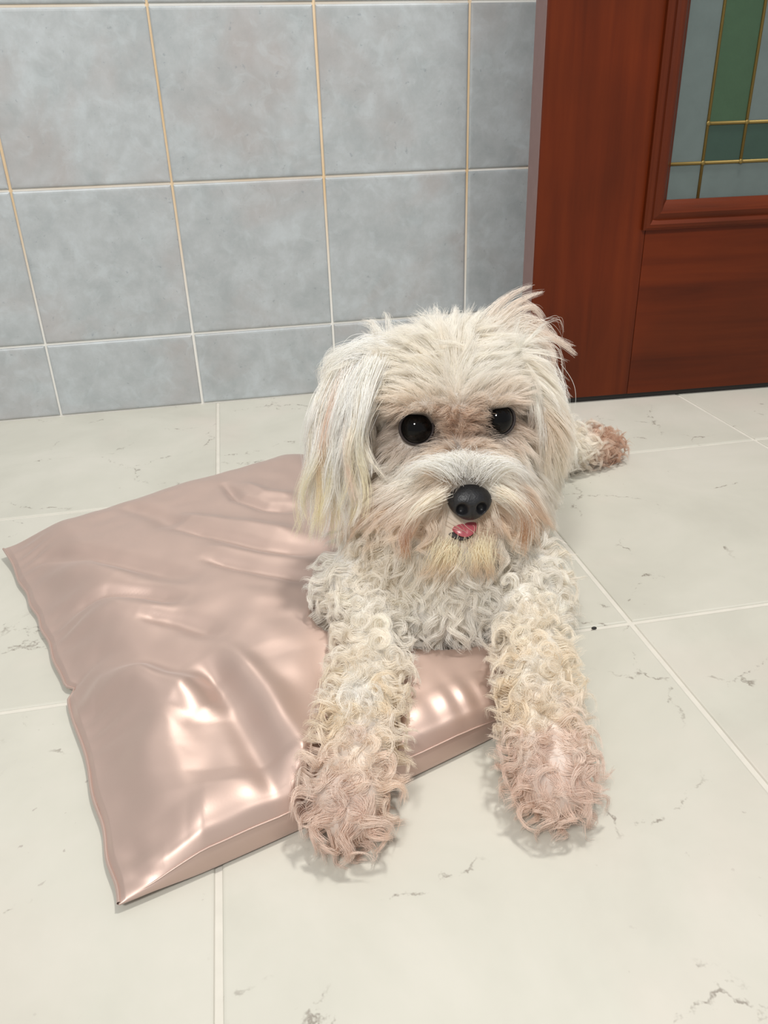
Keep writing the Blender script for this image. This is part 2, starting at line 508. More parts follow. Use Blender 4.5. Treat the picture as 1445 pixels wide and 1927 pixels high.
def coat(P, rnd):
    """natural colour of the coat at root points: white, cream, apricot stains on face and feet"""
    q = hl(P); n = len(P)
    nz = np.array([noise.noise(Vector(p * 28)) for p in P]); nz2 = np.array([noise.noise(Vector(p * 70 + 5)) for p in P])
    c = np.tile(CW, (n, 1)); c = mixc(c, CC, np.clip(.35 + nz * 1.1, 0, 1) * .8)
    # head: warm face
    hm = S_(.115, .085, np.linalg.norm(q + np.array([0, .03, .01]), axis=1))
    face = hm * S_(-.06, -.01, q[:, 1]) * S_(.10, .05, np.abs(q[:, 0]) + np.abs(q[:, 2]) * .6)
    c = mixc(c, np.array(lin(238, 218, 198)[:3]), face * np.clip(.22 + .8 * nz, 0, .7) * S_(.03, -.0, q[:, 2]))
    btw = hm * np.exp(-((q[:, 0] / .016) ** 2 + ((q[:, 2] - .004) / .014) ** 2)) * S_(-.03, 0, q[:, 1]); c = mixc(c, np.array(lin(218, 188, 166)[:3]), btw * .6)
    mz = hm * np.exp(-(((q[:, 2] + .052) / .014) ** 2)) * S_(-.02, .02, q[:, 1]); c = mixc(c, np.array(lin(232, 204, 172)[:3]), mz * .5)
    nb = hm * np.exp(-((q[:, 0] / .007) ** 2 + ((q[:, 2] + .012) / .010) ** 2)) * S_(.015, .035, q[:, 1]); c = mixc(c, np.array(lin(120, 112, 110)[:3]), nb * .85)
    for e, sx in zip(EYES, (1, -1)):
        d = P - e; r = np.linalg.norm(d, axis=1); inner = sx * (d @ hx)
        c = mixc(c, np.array(lin(216, 190, 170)[:3]), np.exp(-(r / .021) ** 4) * .6)
        c = mixc(c, CD, np.exp(-(np.maximum(0, r - .011) / .0040) ** 2) * np.clip(.75 + inner * 60, .35, 1) * .9)
    # feet
    for p, ph in ((LEGL[0], 1), (LEGR[0], 1)):
        d = np.linalg.norm(P - np.array(p[:3]), axis=1); c = mixc(c, CP, S_(.062, .015, d + nz2 * .022) * .68)
        c = mixc(c, np.array(lin(242, 224, 194)[:3]), S_(.12, .06, d) * S_(.02, .06, d) * np.clip(.4 + nz2, 0, .7))
    d = np.linalg.norm(P - np.array((.455, -.352, .02)), axis=1); c = mixc(c, np.array(lin(214, 176, 150)[:3]), S_(.055, .018, d + nz2 * .01) * .85)
    return c


nv = len(body_me.vertices); vco = np.empty(nv * 3); body_me.vertices.foreach_get('co', vco); vco = vco.reshape(-1, 3)
ca = body_me.color_attributes.new('col', 'FLOAT_COLOR', 'POINT')
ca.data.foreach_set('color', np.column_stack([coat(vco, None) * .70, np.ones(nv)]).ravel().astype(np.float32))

dog = empty('dog', (.20, -.60, 0))
tag(dog, 'small fluffy white curly haired dog lying on the pink satin pillow, tongue tip out', 'dog')
DOFF = Vector((.20, -.60, 0))


def dogpart(name, me, m, smooth=True, parent=None):
    me.transform(Matrix.Translation(-DOFF)) if parent is None or parent is dog else me.transform(Matrix.Translation(-DOFF))
    return link(name, me, m, parent or dog, smooth)


# ---- surface sampling
tris = []
body_me.calc_loop_triangles(); nt = len(body_me.loop_triangles); ti = np.empty(nt * 3, dtype=np.int32); body_me.loop_triangles.foreach_get('vertices', ti); ti = ti.reshape(-1, 3)
A, B, C_ = vco[ti[:, 0]], vco[ti[:, 1]], vco[ti[:, 2]]
cr = np.cross(B - A, C_ - A); ar = np.linalg.norm(cr, axis=1) * .5
vn = np.zeros((nv, 3))
for k in range(3): np.add.at(vn, ti[:, k], cr)
vn /= np.maximum(1e-12, np.linalg.norm(vn, axis=1))[:, None]
BVH = BVHTree.FromPolygons(vco.tolist(), ti.tolist())


def sample(n, weight=None):
    w = ar * (weight if weight is not None else 1); w = w / w.sum()
    t = RNG.choice(nt, n, p=w); r1 = np.sqrt(RNG.random(n))[:, None]; r2 = RNG.random(n)[:, None]
    a, b, c = 1 - r1, r1 * (1 - r2), r1 * r2
    P = a * A[t] + b * B[t] + c * C_[t]; N = a * vn[ti[t, 0]] + b * vn[ti[t, 1]] + c * vn[ti[t, 2]]
    return P, N / np.linalg.norm(N, axis=1)[:, None]


nrm = lambda v: v / np.maximum(1e-9, np.linalg.norm(v, axis=1))[:, None]
K = 13
TT = np.linspace(0, 1, K)


def guides(P, N, D0, L, grav, curlA, turns, lift, collide=True):
    """guide paths (n,K,3): combed direction, falling with gravity, wound into a curl"""
    n = len(P); d = nrm(D0 * (1 - lift)[:, None] + N * lift[:, None]); pts = np.zeros((n, K, 3)); pts[:, 0] = P
    g = np.array([0, 0, -1.0])
    for i in range(1, K):
        d = nrm(d + g * grav[:, None] * (1.0 / K) + D0 * .04)
        p = pts[:, i - 1] + d * (L / (K - 1))[:, None]
        if collide:
            for k in range(n):
                loc, no, ix, ds = BVH.find_nearest(Vector(p[k]))
                s = (Vector(p[k]) - loc).dot(no); need = .0015 + .003 * TT[i]
                if s < need:
                    q = loc + no * need; p[k] = q; dd = p[k] - pts[k, i - 1]; ll = np.linalg.norm(dd)
                    if ll > 1e-6: d[k] = dd / ll; p[k] = pts[k, i - 1] + d[k] * (L[k] / (K - 1))
        low = p[:, 2] < .0015; p[low, 2] = .0015 + RNG.random(low.sum()) * .001
        pts[:, i] = p
    # curl about the path axis
    ax = nrm(pts[:, -1] - pts[:, 0] + 1e-9); e1 = nrm(np.cross(ax, N + 1e-3)); e2 = np.cross(ax, e1)
    ph0 = RNG.random(n) * 2 * np.pi; sg = np.where(RNG.random(n) < .5, -1, 1)
    for i in range(K):
        t = TT[i]; ph = ph0 + sg * turns * 2 * np.pi * t; am = curlA * min(1, t * 2.2)
        off = (np.cos(ph) - np.cos(ph0) * (1 - t))[:, None] * e1 + (np.sin(ph) - np.sin(ph0) * (1 - t))[:, None] * e2
        pts[:, i] += off * am[:, None]
    return pts


def strands(P, N, G_, gP, clump, frizz, jitterL=.35, parting=None):
    """each strand follows its nearest guide; locks tighten towards their tips"""
    kd = KDTree(len(gP))
    for i, p in enumerate(gP): kd.insert(Vector(p), i)
    kd.balance()
    gi = np.array([kd.find(Vector(p + .0012 * RNG.normal(size=3)))[1] for p in P])
    n = len(P); lf = 1 - jitterL * RNG.random(n) ** 1.5
    x = TT[None] * lf[:, None] * (K - 1); i0 = np.clip(x.astype(int), 0, K - 2); fr = (x - i0)[..., None]
    g = G_[gi]; ar_ = np.arange(n)[:, None]
    path = g[ar_, i0] * (1 - fr) + g[ar_, i0 + 1] * fr
    off = P - g[:, 0]; cl = clump[gi][:, None] * (TT[None] ** .8)
    path = path + off[:, None] * (1 - cl)[..., None]
    fz = RNG.normal(size=(n, 3)) * frizz; fz2 = RNG.normal(size=(n, 3)) * frizz * .5; p2 = RNG.random(n)[:, None] * 6.28
    path += fz[:, None] * (TT ** 1.5)[None, :, None] + fz2[:, None] * np.sin(TT[None] * 7 + p2)[..., None] * TT[None, :, None]
    path[..., 2] = np.maximum(path[..., 2], .0008)
    return path, gi


def clear_view(path):
    """combed away from the eyeballs and the nose leather"""
    ok = np.ones(len(path), bool)
    for c, r, off, p_ in ((EYES[0], .0112, -.0005, .0), (EYES[1], .0085, .0035, .0), (NOSE, .0125, 0, .06), (MOUTH, .0092, -.0015, .12)):
        q = (path - (c + off * hx)) ; dep = q @ EYEDIR; lat = np.linalg.norm(q - dep[..., None] * EYEDIR, axis=2)
        hit = ((lat < r) & (dep > -.004) & (dep < .06)).any(1); ok &= ~(hit & (RNG.random(len(path)) > p_))
    return ok


def curves_obj(name, path, col, rad, parent=None, label=None):
    ok = clear_view(path); path, col, rad = path[ok], col[ok], rad[ok]
    """path (n,K,3), col (n,K,3), rad (n,) root radius"""
    n, k = path.shape[:2]; cu = bpy.data.hair_curves.new(name); cu.add_curves([k] * n)
    pp = (path.reshape(-1, 3) - np.array(DOFF)).astype(np.float32)
    cu.points.foreach_set('position', pp.ravel())
    tp = np.linspace(0, 1, k); r = rad[:, None] * (1 - .75 * tp[None] ** 1.6)
    a = cu.attributes.get('radius') or cu.attributes.new('radius', 'FLOAT', 'POINT'); a.data.foreach_set('value', r.ravel().astype(np.float32))
    a = cu.attributes.new('col', 'FLOAT_COLOR', 'POINT'); a.data.foreach_set('color', np.concatenate([col, np.ones((n, k, 1))], 2).ravel().astype(np.float32))
    cu.materials.append(M_HAIR); o = bpy.data.objects.new(name, cu); COL.objects.link(o); o.parent = parent or dog; o['kind'] = 'stuff'
    if label: o['label'] = label
    return o


def colour(P, gi, gcol, n, tipcol=None, tipw=None):
    c = gcol[gi] * (1 + RNG.normal(size=(n, 1)) * .035)
    c = np.repeat(c[:, None], K, 1)
    if tipcol is not None:
        w = (tipw[:, None] * S_(.35, 1, TT)[None])[..., None]; c = c * (1 - w) + tipcol * w
    return np.clip(c * .985, 0, .95)


tc = (A + B + C_) / 3; tq = hl(tc)
head_w = ((np.abs(tq[:, 0]) < .10) & (tq[:, 1] > -.10) & (np.linalg.norm(tq - np.array([0, -.035, -.01]), axis=1) < .088)).astype(float)
EARL = lambda q: S_(.052, .060, np.abs(q[:, 0])) * S_(-.075, -.06, q[:, 1]) * S_(.045, .03, q[:, 2])
not_eye = np.ones(nt)
for e in EYES: not_eye *= (np.linalg.norm(tc - e, axis=1) > ER * 1.12)
nosem = (np.linalg.norm(tc - NOSE, axis=1) > .0150)
MOUTH = hw((-.002, .052, -.055)); not_m = (np.linalg.norm(tc - MOUTH, axis=1) > .011)


# ---- body and legs: curly locks
def body_groom(P, N):
    n = len(P); D = np.zeros((n, 3))
    down = np.array([0, 0, -1.0]); D += down
    dleg = np.full(n, 9.0); ldir = np.zeros((n, 3))
    for lg in (LEGL, LEGR, [(.452, -.352, .020, 0), (.405, -.365, .028, 0), (.35, -.375, .042, 0)]):
        pts = [np.array(p[:3]) for p in lg]
        for a, b in zip(pts[:-1], pts[1:]):
            ab = b - a; t = np.clip((P - a) @ ab / (ab @ ab), 0, 1); d = np.linalg.norm(P - (a + t[:, None] * ab), axis=1)
            m = d < dleg; dleg[m] = d[m]; ldir[m] = -(ab / np.linalg.norm(ab))
    leg = S_(.045, .03, dleg)
    D = D * (1 - leg * .6)[:, None] + ldir * leg[:, None] * .9
    D += RNG.normal(size=(n, 3)) * .45
    D = D - N * np.sum(D * N, 1)[:, None]
    return nrm(D), leg, dleg


wb = (1 - head_w) * (tc[:, 2] > .004)
back = (tc[:, 1] > -.50) & (tc[:, 0] < .30) & (tc[:, 2] < .12); wb = wb * np.where(back, .45, 1.0)
gP, gN = sample(4200, wb); gD, leg, dleg = body_groom(gP, gN)
n = len(gP)
tipd = np.minimum(np.linalg.norm(gP - np.array(LEGL[0][:3]), axis=1), np.linalg.norm(gP - np.array(LEGR[0][:3]), axis=1))
L = (.027 - .009 * leg) * RNG.uniform(.75, 1.2, n)
G_ = guides(gP, gN, gD, L, .5 - .3 * leg, .0032 * RNG.uniform(.6, 1.5, n) * (1 + .15 * leg), RNG.uniform(.7, 1.5, n), np.full(n, .42) + .1 * leg)
gc = coat(gP, None) * RNG.uniform(.94, 1.03, (n, 1))
sP, sN = sample(84000, wb)
path, gi = strands(sP, sN, G_, gP, np.full(n, .86), .0008)
curves_obj('body_fur', path, colour(sP, gi, gc, len(sP)), RNG.uniform(.00011, .00018, len(sP)), dog, 'curly white and cream coat of body and legs, pinkish on the feet')


# ---- head
def head_groom(P, N):
    q = hl(P); n = len(P); x, y, z = q[:, 0], q[:, 1], q[:, 2]
    sx = np.tanh(x / .006)
    # fan out of the nose over the muzzle
    fan = np.column_stack([x, np.full(n, .004), z + .020]); fan = nrm(fan)
    mz = S_(.000, .012, y) * S_(.012, .0, z)
    # forehead and crown: up and to the sides, back
    up = nrm(np.column_stack([sx * .55 + x * 10, np.full(n, -.35), .9 - S_(.03, .0, z) * .4 - np.abs(x) * 16]))
    # cheeks: down and outwards
    ck = nrm(np.column_stack([sx * .45, np.full(n, .10), np.full(n, -1.0)]))
    wck = S_(.012, -.006, z) * S_(.014, .03, np.abs(x)) + S_(-.03, -.045, z); wck = np.clip(wck + S_(.045, .054, np.abs(x)) * S_(.05, .03, z), 0, 1)
    d = up * (1 - wck)[:, None] + ck * wck[:, None]
    d = nrm(d) * (1 - mz)[:, None] + fan * mz[:, None]; d = nrm(d)
    # hair parts around the eyes
    for e in EYES:
        r = q - hl(e[None])[0]; rr = np.linalg.norm(r, axis=1); w = np.exp(-(rr / .019) ** 3)
        rad = nrm(r * np.array([1, 0, 1]) + np.array([0, 0, 1e-4])); d = nrm(d + rad * (w * 1.6)[:, None])
    crown = S_(.032, .046, z)
    L = np.full(n, .020); L = L + .012 * mz * S_(-.01, -.03, z) - .004 * mz * S_(-.03, -.01, z) + .012 * wck * S_(.03, .05, np.abs(x)) + .006 * crown + .006 * S_(.02, .04, z)
    for e in EYES: L = L * (1 - .55 * np.exp(-(np.linalg.norm(P - e, axis=1) / .018) ** 2))
    L = L * (1 - .6 * np.exp(-(np.linalg.norm(P - NOSE, axis=1) / .018) ** 2))
    D = d @ HM
    lift = .24 + .22 * crown + .12 * mz
    return D, L, lift, crown, mz, wck, q


wh = head_w * not_eye * nosem * not_m
gP, gN = sample(2600, wh * (1 - .5 * (tq[:, 1] < -.055))); D, L, lift, crown, mz, wck, q = head_groom(gP, gN); n = len(gP)
D = D + RNG.normal(size=(n, 3)) * (.14 + .22 * crown)[:, None]; D = nrm(D - gN * np.sum(D * gN, 1)[:, None])
G_ = guides(gP, gN, D, L * RNG.uniform(.8, 1.25, n), .35 + .45 * (1 - crown), .0012 * RNG.uniform(.3, 1.4, n), RNG.uniform(.3, .8, n), lift)
gc = coat(gP, None) * RNG.uniform(.95, 1.03, (n, 1))
sP, sN = sample(50000, wh * (1 - .5 * (tq[:, 1] < -.055)))
path, gi = strands(sP, sN, G_, gP, np.full(n, .68), .0012)
tw = (np.clip(mz[gi] * S_(-.02, -.04, q[gi, 2]), 0, 1) * RNG.uniform(0, 1, len(sP)) ** 2) * .55
curves_obj('head_fur', path, colour(sP, gi, gc, len(sP), CB, tw), RNG.uniform(.00009, .00015, len(sP)), dog, 'white and cream hair of the head and muzzle')


# ---- hand set locks: (control points, spread root, spread tip, strands, colour, tip colour)
def lock_set(name, locks, rad=.00012, label=None):
    paths, cols, rr = [], [], []
    for cp, s0, s1, ns, c0, c1 in locks:
        cp = np.array([at(*c) for c in cp]); m = len(cp)
        # Catmull-Rom through control points
        def cr_(t):
            x = t * (m - 1); i = min(int(x), m - 2); f = x - i
            p0, p1, p2, p3 = cp[max(i - 1, 0)], cp[i], cp[i + 1], cp[min(i + 2, m - 1)]
            return .5 * (2 * p1 + (p2 - p0) * f + (2 * p0 - 5 * p1 + 4 * p2 - p3) * f * f + (3 * p1 - p0 - 3 * p2 + p3) * f ** 3)
        g = np.array([cr_(t) for t in TT]); o0 = RNG.normal(size=(ns, 3)) * s0; o1 = RNG.normal(size=(ns, 3)) * s1
        lf = 1 - .3 * RNG.random(ns) ** 2
        x = TT[None] * lf[:, None] * (K - 1); i0 = np.clip(x.astype(int), 0, K - 2); fr = (x - i0)[..., None]
        p = g[i0] * (1 - fr) + g[i0 + 1] * fr + o0[:, None] * (1 - TT)[None, :, None] + o1[:, None] * TT[None, :, None]
        wv = RNG.normal(size=(ns, 3)) * s1 * .5; p += wv[:, None] * np.sin(TT * 5 + RNG.random() * 6)[None, :, None]
        p[..., 2] = np.maximum(p[..., 2], .001)
        c0, c1 = np.array(lin(*c0)[:3]), np.array(lin(*c1)[:3]); w = S_(.3, 1, TT)[None, :, None]
        c = (c0 * (1 - w) + c1 * w) * (1 + RNG.normal(size=(ns, 1, 1)) * .05)
        paths.append(p); cols.append(np.clip(c, 0, .93)); rr.append(RNG.uniform(.8, 1.3, ns) * rad)
    return curves_obj(name, np.concatenate(paths), np.concatenate(cols), np.concatenate(rr), dog, label)


WHT, CRM, YEL, PNK, BRN = (250, 247, 242), (248, 240, 228), (245, 236, 206), (240, 220, 206), (186, 130, 76)
rnd = random.Random(5)
ear = []


def wavy(x0, y0, x1, y1, dz, bow, wv, ph, m=8):
    """control points of a lock hanging from x0,y0 to x1,y1 with a sideways bow and a wave"""
    out = []
    for i in range(m):
        t = i / (m - 1); out.append((x0 + (x1 - x0) * t + bow * math.sin(math.pi * t ** .7) + wv * t * math.sin(ph + t * 9.5), y0 + (y1 - y0) * t ** .92, dz - .012 * math.sin(math.pi * min(1, t * 1.3)) + .003 * math.cos(ph + t * 9)))
    return out


# ear on the photo's left: wavy locks from the side of the crown down past the cheek
for k in range(78):
    u = rnd.random(); low = rnd.random()
    x0 = 632 + 78 * u + rnd.uniform(-10, 10); y0 = 668 + 90 * low ** 1.3 + 26 * (1 - u); dz = .578 - .028 * u + rnd.uniform(-.012, .010)
    ln = rnd.uniform(.62, 1.0); x1 = 556 + 134 * u ** .9 + rnd.uniform(-14, 14); ye = 985 + 52 * math.sin(math.pi * min(1, u * .9 + .12)); y1 = y0 + (ye - y0) * ln + rnd.uniform(-10, 16)
    x1 = x0 + (x1 - x0) * (.35 + .65 * ln)
    c0 = WHT if rnd.random() < .66 else (CRM if rnd.random() < .8 else PNK)
    ear.append((wavy(x0, y0, x1, y1, dz, rnd.uniform(-24, -4) if u < .75 else rnd.uniform(-30, -12), rnd.uniform(5, 15), rnd.uniform(0, 6.3)), rnd.uniform(.0025, .0045), rnd.uniform(.0008, .0020), rnd.randint(26, 60), c0, (YEL if ln > .85 and rnd.random() < .6 else c0)))
lock_set('ear_fur', ear, .00012, 'long wavy ear hair with yellowish tips')
ear = []
for k in range(44):
    u = rnd.random(); x0 = 985 + 32 * u + rnd.uniform(-8, 8); y0 = 672 + rnd.uniform(-15, 70); dz = .590 + .03 * u + rnd.uniform(-.01, .008)
    ln = rnd.uniform(.6, 1); x1 = 1000 + 72 * u + rnd.uniform(-10, 10); y1 = y0 + (935 - y0) * ln
    ear.append((wavy(x0, y0, x1, y1, dz, rnd.uniform(8, 26), rnd.uniform(3, 9), rnd.uniform(0, 6.3)), .0035, .0014, rnd.randint(30, 55), WHT if rnd.random() < .7 else (238, 224, 218), CRM))
lock_set('ear_fur', ear, .00012)
# crown: upstanding tufts, and the spray of loose locks on the photo's right
top = []
for k in range(52):
    u = rnd.random(); x0 = 715 + 250 * u; y0 = 665 + rnd.uniform(-20, 30) + 20 * abs(u - .5)
    h = 34 + 44 * math.exp(-((u - .55) / .14) ** 2) + 34 * math.exp(-((u - .06) / .07) ** 2) + rnd.uniform(-20, 8)
    lean = (u - .5) * 60 + rnd.uniform(-24, 24); dz = .60 + rnd.uniform(-.018, .012)
    top.append(([(x0, y0, dz), (x0 + lean * .25, y0 - h * .6, dz), (x0 + lean * .7, y0 - h * 1.05, dz), (x0 + lean * 1.3, y0 - h * 1.2 + rnd.uniform(0, 12), dz)], .004, .0014, 50, WHT if rnd.random() < .7 else CRM, (250, 244, 236)))
for pts, ns in (([(905, 640), (925, 590), (962, 555), (1000, 536)], 60), ([(915, 640), (945, 590), (985, 562), (1022, 550)], 60), ([(925, 630), (955, 600), (1000, 578), (1024, 602)], 80),
                ([(925, 645), (970, 612), (1030, 630), (1084, 668)], 90), ([(925, 650), (985, 620), (1040, 638), (1078, 652)], 70), ([(940, 655), (1000, 632), (1040, 665), (1036, 710)], 110),
                ([(935, 660), (995, 640), (1024, 662), (1030, 698)], 80), ([(905, 630), (945, 600), (980, 568), (1012, 588)], 60), ([(920, 640), (970, 600), (1012, 605), (1047, 645)], 70),
                ([(880, 640), (910, 600), (940, 570), (957, 558)], 60), ([(950, 650), (1000, 640), (1050, 655), (1060, 720)], 10), ([(950, 640), (1010, 610), (1050, 600), (1058, 640)], 8),
                ([(940, 650), (990, 610), (1035, 615), (1060, 655)], 14)):
    top.append(([(x, y, .590 + .004 * i) for i, (x, y) in enumerate(pts)], .0036, .0012, ns, (244, 238, 230), (240, 228, 218)))
# swept puff above the ear on the left
for k in range(40):
    u = rnd.random(); x0 = 705 + 40 * u; y0 = 655 + 60 * rnd.random(); x1 = 610 + 40 * rnd.random(); y1 = 690 + 35 * rnd.random() - 25 * u; dz = .580 + rnd.uniform(-.014, .012)
    top.append(([(x0, y0, dz), ((x0 + x1) / 2, min(y0, y1) - 10, dz - .006), (x1, y1, dz - .002), (x1 - 6 + rnd.uniform(-5, 8), y1 + 30, dz)], .0045, .0024, 46, WHT, WHT if rnd.random() < .6 else CRM))
lock_set('crown_fur', top, .00012, 'tousled tufts standing up on the crown')
# fringe falling from the parting across the brows, long strands beside the cheeks
fr_ = []
for k in range(26):
    s = -1 if k % 2 else 1; u = rnd.random()
    x0 = 838 + s * (8 + 20 * u); y0 = 655 + 25 * rnd.random(); x1 = x0 + s * (70 + 50 * u); y1 = 735 + 30 * rnd.random() - 20 * u; dz = .562
    fr_.append(([(x0, y0, dz + .012), (x0 + s * 30, y0 + 5, dz - .002), (x0 + s * 62, y0 + 35, dz - .002), (x1, y1, dz + .004)], .004, .003, 55, WHT, WHT))
for pts, c in (([(700, 690, .556), (672, 760, .545), (690, 850, .54), (728, 905, .54)], CRM), ([(705, 680, .556), (690, 740, .545), (668, 810, .54), (690, 890, .54)], WHT), ([(700, 690, .556), (660, 770, .545), (650, 850, .54), (668, 950, .54)], PNK)):
    fr_.append((pts, .003, .0015, 60, WHT, c))
lock_set('brow_fur', fr_, .00011, 'soft white fringe parted over the brows')
# moustache: darker stained strands each side of the mouth
mo = []
for k in range(26):
    u = k / 25; mo.append(([(838 - 20 * u, 925 + 15 * u, 0.517), (800 - 22 * u, 948 + 18 * u, 0.511), (775 - 20 * u + rnd.uniform(-5, 5), 995 + 10 * u, 0.517), (762 - 6 * u + rnd.uniform(-12, 12), 1040 + rnd.uniform(-15, 20), 0.525)], .0026, .0014, 9, CRM, BRN if rnd.random() < .5 else PNK))
for k in range(26):
    u = k / 25; mo.append(([(935 + 8 * u, 920 + 8 * u, 0.519), (960 + 14 * u, 935 + 10 * u, 0.515), (980 + 22 * u, 975 + 8 * u, 0.521), (972 + 30 * u + rnd.uniform(-10, 8), 1030 + rnd.uniform(-15, 25), 0.529)], .0026, .0014, 9, CRM, BRN if rnd.random() < .55 else CRM))
for k in range(44):
    u = rnd.random(); s = u - .5; mo.append(([(878 + s * 80, 885 + abs(s) * 12, 0.521), (876 + s * 150, 862 + abs(s) * 24, 0.514), (874 + s * 220, 850 + abs(s) * 62, 0.517), (872 + s * 285, 858 + abs(s) * 110, 0.525)], .0035, .0020, 26, WHT, WHT if rnd.random() < .6 else CRM))
for k in range(24):
    u = rnd.random(); s = u - .5; mo.append(([(874 + s * 90, 1018, 0.531), (868 + s * 110, 1045, 0.529), (864 + s * 130, 1072, 0.535), (862 + s * 150 + rnd.uniform(-12, 12), 1096 + rnd.uniform(-14, 12), 0.543)], .004, .0018, 26, (246, 236, 212), (240, 220, 200)))
mo.append(([(745, 914, 0.534), (725, 914, 0.529), (705, 913, 0.529), (692, 912, 0.529)], .0001, .0002, 2, WHT, PNK))
lock_set('moustache', mo, .00011, 'cream moustache and beard with rusty stained strands')

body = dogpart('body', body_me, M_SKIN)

# ---- eyes
t = NT('wet_dark_eye'); t.set(Base_Color=lin(5, 4, 4), Roughness=0.05, Specular_IOR_Level=0.22); M_EYE = t.m
t = NT('dark_eyelid'); t.set(Base_Color=lin(46, 36, 34), Roughness=0.6); M_LID = t.m
for e in EYES:
    bm = bmesh.new(); bmesh.ops.create_uvsphere(bm, u_segments=32, v_segments=20, radius=ER, matrix=Matrix.Translation(Vector(e)))
    dogpart('eye', bm_mesh(bm), M_EYE)
    up_ = np.cross(hx, EYEDIR); ring = []
    for k in range(33):
        a = 2 * math.pi * k / 32; ring.append(tuple(e + EYEDIR * .0035 + (hx * math.cos(a) * 1.04 + up_ * math.sin(a)) * ER * .98))
    dogpart('eyelid', tube_mesh([(ring, [.0011] * 33)], 8), M_LID)
# ---- nose
NU_ = np.cross(EYEDIR, hx); NU_ = NU_ if NU_[2] > 0 else -NU_; NM = np.stack([hx, EYEDIR, NU_])
t = NT('black_nose_leather'); v = t.coords(False); t.set(Base_Color=lin(25, 25, 28), Roughness=0.45)
vo = t.n('ShaderNodeTexVoronoi', Scale=900); t.l(v, vo.inputs['Vector']); t.bump(vo.outputs['Distance'], 0.35, 0.0004); M_NOSE = t.m
bm = bmesh.new(); bmesh.ops.create_uvsphere(bm, u_segments=72, v_segments=48, radius=1)
for vv in bm.verts:
    x, y, z = vv.co
    # wide on top, narrowing to the lip, flat front
    w = .0150 * (1 - .22 * max(0, -z)) * (1 + .06 * max(0, z)); px_ = x * w; py_ = y * .0115; pz_ = z * .0122
    if y > 0: py_ *= (1 - .12 * (1 - abs(x)))
    dn = min(math.hypot(px_ - s * .0066, (pz_ + .0034) * 1.0) for s in (-1, 1))
    if y > 0: py_ -= .0072 * math.exp(-(dn / .0036) ** 4)
    if y > 0: py_ -= .0014 * math.exp(-(px_ / .0007) ** 2) * (1 if pz_ < -.001 else 0)
    wing = min(math.hypot(px_ - s * .0100, pz_ + .0040) for s in (-1, 1)); py_ += .0010 * math.exp(-(wing / .003) ** 2) * (y > 0)
    vv.co = Vector(NOSE + np.array((px_, py_, pz_)) @ NM)
dogpart('nose', bm_mesh(bm), M_NOSE)
# ---- tongue and lip
t = NT('wet_pink_tongue'); v = t.coords(False); c = t.mix(t.noise(v, 300, 3), lin(166, 74, 84), lin(190, 98, 106)); t.set(Base_Color=c, Roughness=0.28, Subsurface_Weight=0.1); M_TON = t.m
bm = bmesh.new(); bmesh.ops.create_uvsphere(bm, u_segments=40, v_segments=24, radius=1)
for vv in bm.verts:
    x, y, z = vv.co; px_ = x * .0098; py_ = y * .0105; pz_ = z * .0028 - .0035 * max(0, y) ** 2 - .0006 * math.exp(-(x / .12) ** 2) * (z > 0)
    vv.co = Vector(hw((-.0022 + px_, .0475 + py_, -.0525 + pz_)))
dogpart('tongue', bm_mesh(bm), M_TON)
bm = bmesh.new(); bmesh.ops.create_uvsphere(bm, u_segments=40, v_segments=20, radius=1)
for vv in bm.verts:
    x, y, z = vv.co; px_ = x * .0118; py_ = y * .0118; pz_ = z * .0026 + .0016 * abs(x) - .0030 * max(0, y) ** 2
    vv.co = Vector(hw((-.0045 + px_, .0462 + py_, -.0560 + pz_)))
dogpart('lip', bm_mesh(bm), M_LID)

# ------------------------------------------------------------------ satin pillow
PC = {'L': np.array([-.203, -.430]), 'B': np.array([-.051, -.852]), 'R': np.array([.243, -.748]), 'T': np.array([.118, -.268])}
# folds: polyline in photo positions at the pillow's height, width (m), amplitude (m)
def fold(pts, w, a): return ([onz(x, y, .03)[:2] for x, y in pts], w, a)
FOLDS = [
    fold([(118, 1300), (180, 1283), (260, 1290), (330, 1315), (395, 1340)], .0135, .0080),
    fold([(130, 1215), (210, 1225), (300, 1262), (370, 1300)], .012, -.0026),
    fold([(60, 1030), (150, 1050), (250, 1078), (380, 1115)], .009, -.0034),
    fold([(60, 1060), (160, 1085), (260, 1108)], .011, .0030),
    fold([(100, 1135), (200, 1128), (280, 1135), (350, 1152)], .007, -.0040),
    fold([(110, 1165), (220, 1160), (330, 1180)], .010, .0028),
    fold([(260, 1178), (340, 1188), (420, 1215)], .008, -.0028),
    fold([(330, 1010), (420, 1030), (500, 1050), (600, 1060)], .008, -.0034),
    fold([(330, 985), (430, 1005), (590, 1030)], .009, .0028),
    fold([(390, 1075), (480, 1095), (600, 1115)], .007, -.0028),
    fold([(380, 1050), (480, 1070), (600, 1085)], .008, .0022),
    fold([(425, 925), (450, 955), (500, 972), (560, 975)], .007, -.0034),
    fold([(460, 925), (500, 945), (560, 950)], .008, .0025),
    fold([(230, 960), (300, 985), (340, 1005)], .012, -.0025),
    fold([(380, 1260), (430, 1320), (480, 1400), (530, 1480)], .013, -.0050),
    fold([(425, 1240), (500, 1320), (545, 1400), (575, 1460)], .012, .0045),
    fold([(395, 1345), (400, 1400), (390, 1480)], .016, -.0030),
    fold([(330, 1350), (270, 1400), (230, 1470)], .018, .0030),
    fold([(220, 1580), (300, 1540), (380, 1530)], .016, -.0018),
    fold([(500, 1130), (480, 1200), (520, 1260)], .02, .0015),
]


